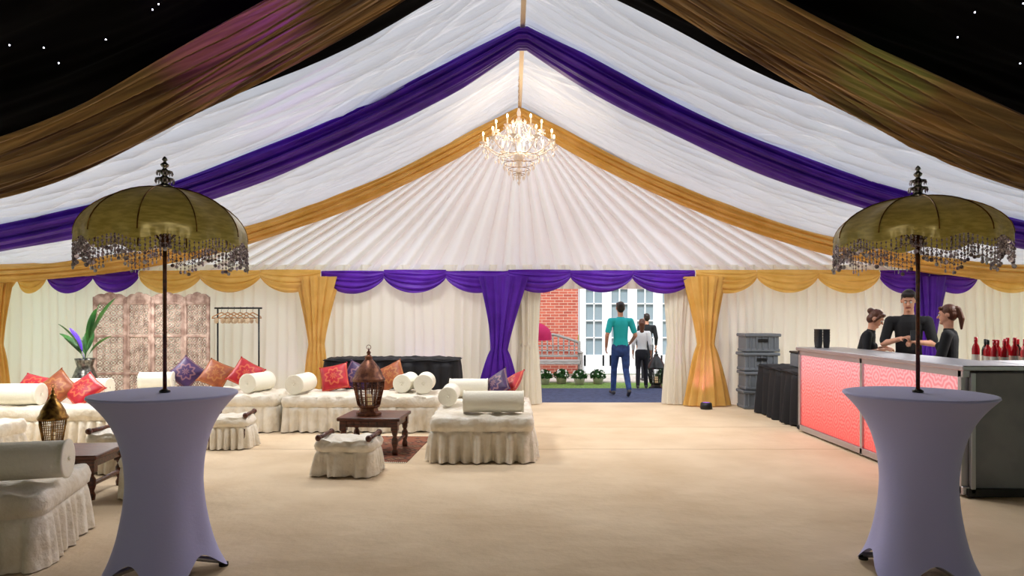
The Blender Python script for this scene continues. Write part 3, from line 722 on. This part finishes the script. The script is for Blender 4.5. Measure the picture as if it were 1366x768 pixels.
# ---------------------------------------------------------------- people
def human(name,loc,yaw,H,J,L,hair='short',female=False,headrot=(0,0,0),lean=(0,0),voxel=.0075):
    k=H/1.8; pr=[]
    Rl=Euler((lean[0],lean[1],0)).to_matrix(); pel=Vector((0,0,.96))
    def U(p): return pel+Rl@(Vector(p)-pel)
    sw=.165 if female else .19
    def cap(a,b_,ra,rb,lab,flat=1): pr.append(('c',Vector(a),Vector(b_),ra,rb,flat,lab))
    def ell(c,r,lab,Rm=None): pr.append(('e',Vector(c),Rm,r,None,1,lab))
    g=lambda n,d: Vector(J.get(n,d))
    top,bot,sh=L['top'],L['bottom'],L['shoe']
    cap(U((0,0,1.36)),U((0,.0,1.2)),.135 if female else .15,.125 if female else .14,top,.72)
    cap(U((-sw+.04,0,1.42)),U((sw-.04,0,1.42)),.062,.062,top)
    cap(U((0,0,1.22)),U((0,0,1.06)),.125 if female else .14,.118 if female else .135,top,.74)
    cap(U((0,0,1.06)),(0,0,.95),.122 if female else .138,.15,top,.78)
    cap((0,0,.94),(0,.01,.88),.15 if female else .148,.145,bot,.8)
    cap(U((0,0,1.40)),U((0,-.01,1.47)),.075,.06,top)
    cap(U((0,.0,1.44)),U((0,-.02,1.57)),.054,.05,'skin')
    if female:
        for s_ in (-1,1): cap(U((s_*.06,-.09,1.28)),U((s_*.06,-.075,1.25)),.055,.06,top)
    for s_,n in ((1,'L'),(-1,'R')):
        hip=Vector((s_*.085,0,.92)); kn=g('knee'+n,(s_*.095,-.02,.5)); an=g('ankle'+n,(s_*.1,.02,.09)); to=g('toe'+n,tuple(an+Vector((s_*.02,-.17,-.055))))
        cap(hip,kn,.092,.062,bot); cap(kn,kn*.55+an*.45,.06,.058,bot); cap(kn*.55+an*.45,an,.058,.05,bot)
        cap(an+Vector((0,.03,-.045)),to,.04,.033,sh); cap(an,an+Vector((0,.01,-.03)),.042,.042,sh)
        shd=U((s_*sw,0,1.42)); el=g('elbow'+n,(s_*(sw+.05),.03,1.14)); wr=g('wrist'+n,(s_*(sw+.06),-.05,.9))
        cap(shd,el,.05,.038,'skin'); cap(el,wr,.038,.026,'skin')
        sl=L.get('sleeve',.55); e2=shd+(el-shd)*min(1,sl); cap(shd,e2,.062,.056,top)
        if sl>1: cap(el,el+(wr-el)*(sl-1),.05,.04,top)
        d=(wr-el).normalized(); d=Vector(J.get('hand'+n,d)).normalized()
        side=Vector((0,-1,0)) if abs(d.y)<.8 else Vector((-s_,0,0)); side=(side-d*side.dot(d)).normalized()
        nn=d.cross(side)*(1 if s_<0 else -1)
        if nn.x*s_>0: nn=-nn
        curl=J.get('curl',.5)
        for q,(o,ln) in enumerate(((.029,.068),(.010,.076),(-.010,.07),(-.028,.055))):
            kn_=wr+d*.092+side*o; cap(wr+side*o*.55+d*.01,kn_,.015,.0125,'skin')
            d1=(d*cos(curl*.6)+nn*sin(curl*.6)); p1=kn_+d1*ln*.5; d2=(d*cos(curl*1.6)+nn*sin(curl*1.6)); p2=p1+d2*ln*.5
            cap(kn_,p1,.0098,.0088,'skin'); cap(p1,p2,.0088,.0075,'skin')
        t0=wr+d*.03+side*.03; t1=t0+(d*.6+side*.7+nn*.35)*.036; t2=t1+(d*.9+side*.15+nn*.4)*.03
        cap(wr+d*.015+side*.015,t0,.016,.013,'skin'); cap(t0,t1,.012,.0105,'skin'); cap(t1,t2,.0105,.009,'skin')
    hc=U((0,-.025,1.665)); Rh=Euler(headrot).to_matrix()
    h=lambda x,y,z: hc+Rh@Vector((x,y,z))
    cap(U((0,-.01,1.5)),h(0,.01,-.07),.052,.05,'skin')
    ell(h(0,.008,.02),(.073,.09,.092),'skin',Rh); ell(h(0,-.022,-.04),(.058,.068,.08),'skin',Rh)
    cap(h(0,-.084,.008),h(0,-.108,-.022),.009,.013,'skin'); cap(h(-.03,-.076,.03),h(.03,-.076,.03),.011,.011,'skin')
    cap(h(0,-.078,-.092),h(0,-.07,-.095),.02,.02,'skin'); cap(h(-.019,-.082,-.056),h(.019,-.082,-.056),.0085,.0085,'lip')
    for s_ in (-1,1): ell(h(s_*.077,.012,-.008),(.011,.02,.03),'skin',Rh)
    hl='hair'
    ell(h(0,.024,.038),(.082,.092,.092),hl,Rh); ell(h(0,.045,.0),(.076,.068,.085),hl,Rh)
    cap(h(-.045,-.052,.085),h(.045,-.052,.085),.026,.026,hl)
    if hair=='bun':
        ell(h(0,.12,.05),(.045,.045,.045),hl,Rh); ell(h(0,.05,-.03),(.08,.065,.075),hl,Rh)
        for s_ in (-1,1): cap(h(s_*.06,-.03,.06),h(s_*.076,-.01,-.05),.024,.014,hl)
    if hair=='pony':
        ell(h(0,.11,.06),(.032,.032,.032),hl,Rh); cap(h(0,.125,.05),h(0,.14,-.07),.03,.034,hl); cap(h(0,.14,-.07),h(0,.12,-.19),.034,.014,hl)
    if hair=='long':
        cap(h(0,.06,0),h(0,.07,-.2),.075,.05,hl)
    b=B()
    def ring_cap(a,b_,ra,rb,flat):
        ax=(b_-a); Ln=ax.length
        w=ax.normalized() if Ln>1e-6 else Vector((0,0,1))
        u=Vector((1,0,0)) if abs(w.x)<.9 else Vector((0,1,0)); u=(u-w*u.dot(w)).normalized(); v=w.cross(u)
        fl=flat if abs(w.x)<.9 else 1
        n=18 if ra>.03 else 10; V=[];F=[];st=[]
        for q in range(5): t=-pi/2+pi/2*q/4; st.append((a+w*(ra*sin(t)),max(.0004,ra*cos(t))))
        for q in range(1,5 if Ln>.05 else 2): tt=q/5; st.append((a.lerp(b_,tt),ra+(rb-ra)*tt))
        for q in range(5): t=pi/2*q/4; st.append((b_+w*(rb*sin(t)),max(.0004,rb*cos(t))))
        for c,r in st:
            for i in range(n):
                t=2*pi*i/n; V.append(tuple(c+u*(r*cos(t))+v*(r*sin(t)*fl)))
        for j in range(len(st)-1):
            for i in range(n):
                i2=(i+1)%n; F.append((j*n+i,j*n+i2,(j+1)*n+i2,(j+1)*n+i))
        F.append(tuple(range(n))[::-1]); F.append(tuple((len(st)-1)*n+i for i in range(n)))
        b.add(V,F,M['skin'])
    for q in pr:
        if q[0]=='c': ring_cap(q[1],q[2],q[3],q[4],q[5])
        else:
            T=Matrix.Translation(q[1])@(q[2].to_4x4() if q[2] else Matrix()); b.sph((0,0,0),q[3],M['skin'],20,T=T)
    tmp=b.obj('tmp_body')
    md=tmp.modifiers.new('r','REMESH'); md.mode='VOXEL'; md.voxel_size=voxel; md.use_smooth_shade=True
    ms=tmp.modifiers.new('s','SMOOTH'); ms.iterations=2; ms.factor=.5
    dg=bpy.context.evaluated_depsgraph_get(); me=bpy.data.meshes.new_from_object(tmp.evaluated_get(dg))
    bpy.data.objects.remove(tmp)
    me.materials.clear(); labs=['skin','lip','hair',top,bot,sh]; labs=list(dict.fromkeys(labs))
    for l in labs: me.materials.append({'skin':M['skin'],'lip':M['lip'],'hair':M[L['hair']]}.get(l) or M[l])
    nP=len(me.polygons); C=np.empty(nP*3); me.polygons.foreach_get('center',C); C=C.reshape(-1,3)
    best=np.full(nP,9.); idx=np.zeros(nP,int)
    for q in pr:
        if q[0]=='c':
            a=np.array(q[1]);ab=np.array(q[2])-a; l2=ab@ab+1e-12; t=np.clip((C-a)@ab/l2,0,1); D=C-(a+t[:,None]*ab)
            if q[5]!=1: D=D*np.array([1,1/q[5],1])
            dd=np.linalg.norm(D,axis=1)-(q[3]+(q[4]-q[3])*t)
        else:
            D=(C-np.array(q[1])); 
            if q[2]: D=D@np.array(q[2])
            kk=np.linalg.norm(D/np.array(q[3]),axis=1); dd=(kk-1)*min(q[3])
        if q[6]=='lip': dd=dd-.001
        s_=dd<best; best[s_]=dd[s_]; idx[s_]=labs.index(q[6])
    me.polygons.foreach_set('material_index',idx.tolist()); me.polygons.foreach_set('use_smooth',[True]*nP)
    me.name=name; o=bpy.data.objects.new(name,me); scn.collection.objects.link(o)
    o.location=loc; o.rotation_euler=(0,0,yaw); o.scale=(k,k,k)
    e=B()
    for s_ in (-1,1):
        c=h(s_*.028,-.078,.006); e.sph(tuple(c),.0125,M['eye'],10); c2=h(s_*.028,-.0885,.004); e.sph(tuple(c2),.0045,M['pupil'],8)
        e.tube([tuple(h(s_*(.012+.03*t),-.092+.012*t*t,.03+.006*sin(pi*t))) for t in np.linspace(0,1,5)],.003,M[L['hair']],5)
    e.obj('eyes_and_brows',parent=o)
    return o
black={'top':'blackshirt','bottom':'darktr','shoe':'shoe','hair':'hair_dk','sleeve':.85}
human('bartender_man',(4.88,8.4,0),-.5,1.87,{'elbowL':(.25,-.06,1.16),'wristL':(.07,-.27,1.18),'elbowR':(-.26,-.04,1.15),'wristR':(-.08,-.28,1.22),'curl':.9},black,headrot=(.38,0,-.1),lean=(.05,0))
human('bartender_woman',(4.55,8.95,0),.95,1.66,{'elbowL':(.22,-.12,1.17),'wristL':(.06,-.3,1.22),'elbowR':(-.22,-.12,1.15),'wristR':(-.06,-.32,1.2),'curl':.8},dict(black,hair='hair_br'),hair='bun',female=True,headrot=(.6,0,0),lean=(.28,0))
human('bartender_woman',(5.0,7.8,0),-2.3,1.68,{'elbowL':(.22,-.06,1.14),'wristL':(.12,-.28,1.08),'elbowR':(-.22,-.06,1.14),'wristR':(-.12,-.28,1.08),'curl':.7},dict(black,hair='hair_br',sleeve=1.6),hair='pony',female=True,headrot=(.15,0,0))
b=B(); b.box((0,0,0),(.07,.008,.14),M['blackm'],bev=.003); b.obj('smartphone',(4.72,8.02,1.31),(-.6,0,-.5))
human('walking_man',(2.1,13.2,-.02),pi+.05,1.84,{'kneeL':(.09,-.17,.53),'ankleL':(.1,-.2,.1),'toeL':(.12,-.37,.05),'kneeR':(-.1,0.0,.5),'ankleR':(-.1,.27,.17),'toeR':(-.11,.16,.04),
  'elbowL':(.27,.06,1.15),'wristL':(.26,-.08,.93),'elbowR':(-.28,.02,1.15),'wristR':(-.22,-.16,1.0)},{'top':'teal','bottom':'jeans','shoe':'shoe','hair':'hair_dk','sleeve':.7})
human('visitor_woman',(2.76,14.5,-.02),pi-.2,1.5,{'kneeR':(-.09,-.1,.52),'ankleR':(-.1,-.1,.1),'ankleL':(.1,.15,.12)},{'top':'whiteshirt','bottom':'darktr','shoe':'shoe','hair':'hair_br','sleeve':1.5},hair='long',female=True,voxel=.009)
human('visitor_man',(3.22,16.3,-.02),pi,1.62,{},{'top':'blackshirt','bottom':'darktr','shoe':'shoe','hair':'hair_dk','sleeve':1.7},voxel=.009)

# ---------------------------------------------------------------- uplighters
lens=mat('led_lens',(160,120,220),emit=(160,80,255),es=.3)
def uplight(loc,color,energy,aim):
    b=B(); b.lathe([(.09,0),(.1,.02),(.09,.1),(.07,.11)],M['blackm'],16); b.lathe([(.06,.111),(.001,.112)],lens,16,cap=False)
    o=b.obj('led_uplighter',loc)
    l=bpy.data.lights.new('uplight_lamp','SPOT'); l.color=color; l.energy=energy; l.spot_size=1.5; l.spot_blend=.8; l.shadow_soft_size=.05
    lo=bpy.data.objects.new('uplight_lamp',l); scn.collection.objects.link(lo); lo.parent=o; lo.location=(0,0,.13)
    lo.rotation_euler=Vector(aim).to_track_quat('-Z','Y').to_euler()
for x,c,e_ in ((3.2,(.8,.25,1),12),(-1.5,(.5,.3,1),22),(-3.9,(.5,.3,1),8),(6.3,(.6,.3,1),8)):
    uplight((x,11.25,0),c,e_,(0,.35,1))

# ---------------------------------------------------------------- lights
def pl(name,loc,e_,c,r=.2,typ='POINT',aim=None,size=2.9,blend=1):
    l=bpy.data.lights.new(name,typ); l.energy=e_; l.color=c; l.shadow_soft_size=r
    o=bpy.data.objects.new(name,l); scn.collection.objects.link(o); o.location=loc
    if typ=='SPOT':
        l.spot_size=size; l.spot_blend=blend; o.rotation_euler=Vector(aim).to_track_quat('-Z','Y').to_euler()
pl('chandelier_light',(RX,9.9,4.1),34,(1,.82,.6),.3)
for x in (-5.6,-1.9,2.1,5.8):
    for y,e_ in ((7.4,180),(9.9,250)):
        pl('added_fill_spot',(x,y,float(prof(x))-.45),e_,(1,.98,.95),.35,'SPOT',(0,0,-1))  # unseen fill spots without fixtures, added to brighten floor and seating
pl('added_warm_fill',(0,.2,2.9),88,(1,.86,.66),.3)  # unseen warm fill, added to lift the front floor, drape and parasols
pl('disco_spot',(-1,0,2.4),420,(.6,.05,1),.05,'SPOT',(-1.15,5.2,1.3),.26,.9)
pl('disco_spot',(1,0,2.4),200,(.2,1,.35),.05,'SPOT',(1.9,5.2,1.05),.16,.9)
s=bpy.data.lights.new('sun','SUN'); s.energy=3.0; s.angle=.2; s.color=(1,.98,.95)
so=bpy.data.objects.new('sun',s); scn.collection.objects.link(so); so.rotation_euler=Vector((.3,.95,-1)).to_track_quat('-Z','Y').to_euler()
w=bpy.data.worlds.new('sky'); scn.world=w; w.use_nodes=True
bg=w.node_tree.nodes['Background']; bg.inputs[0].default_value=(.86,.92,1,1); bg.inputs[1].default_value=1.55
# ---------------------------------------------------------------- camera
cd=bpy.data.cameras.new('camera'); cd.lens=24; cd.sensor_width=36; cd.shift_y=36/1366; cd.clip_end=200
co=bpy.data.objects.new('camera',cd); scn.collection.objects.link(co); co.location=(0,0,1.55); co.rotation_euler=(pi/2,0,0)
scn.camera=co
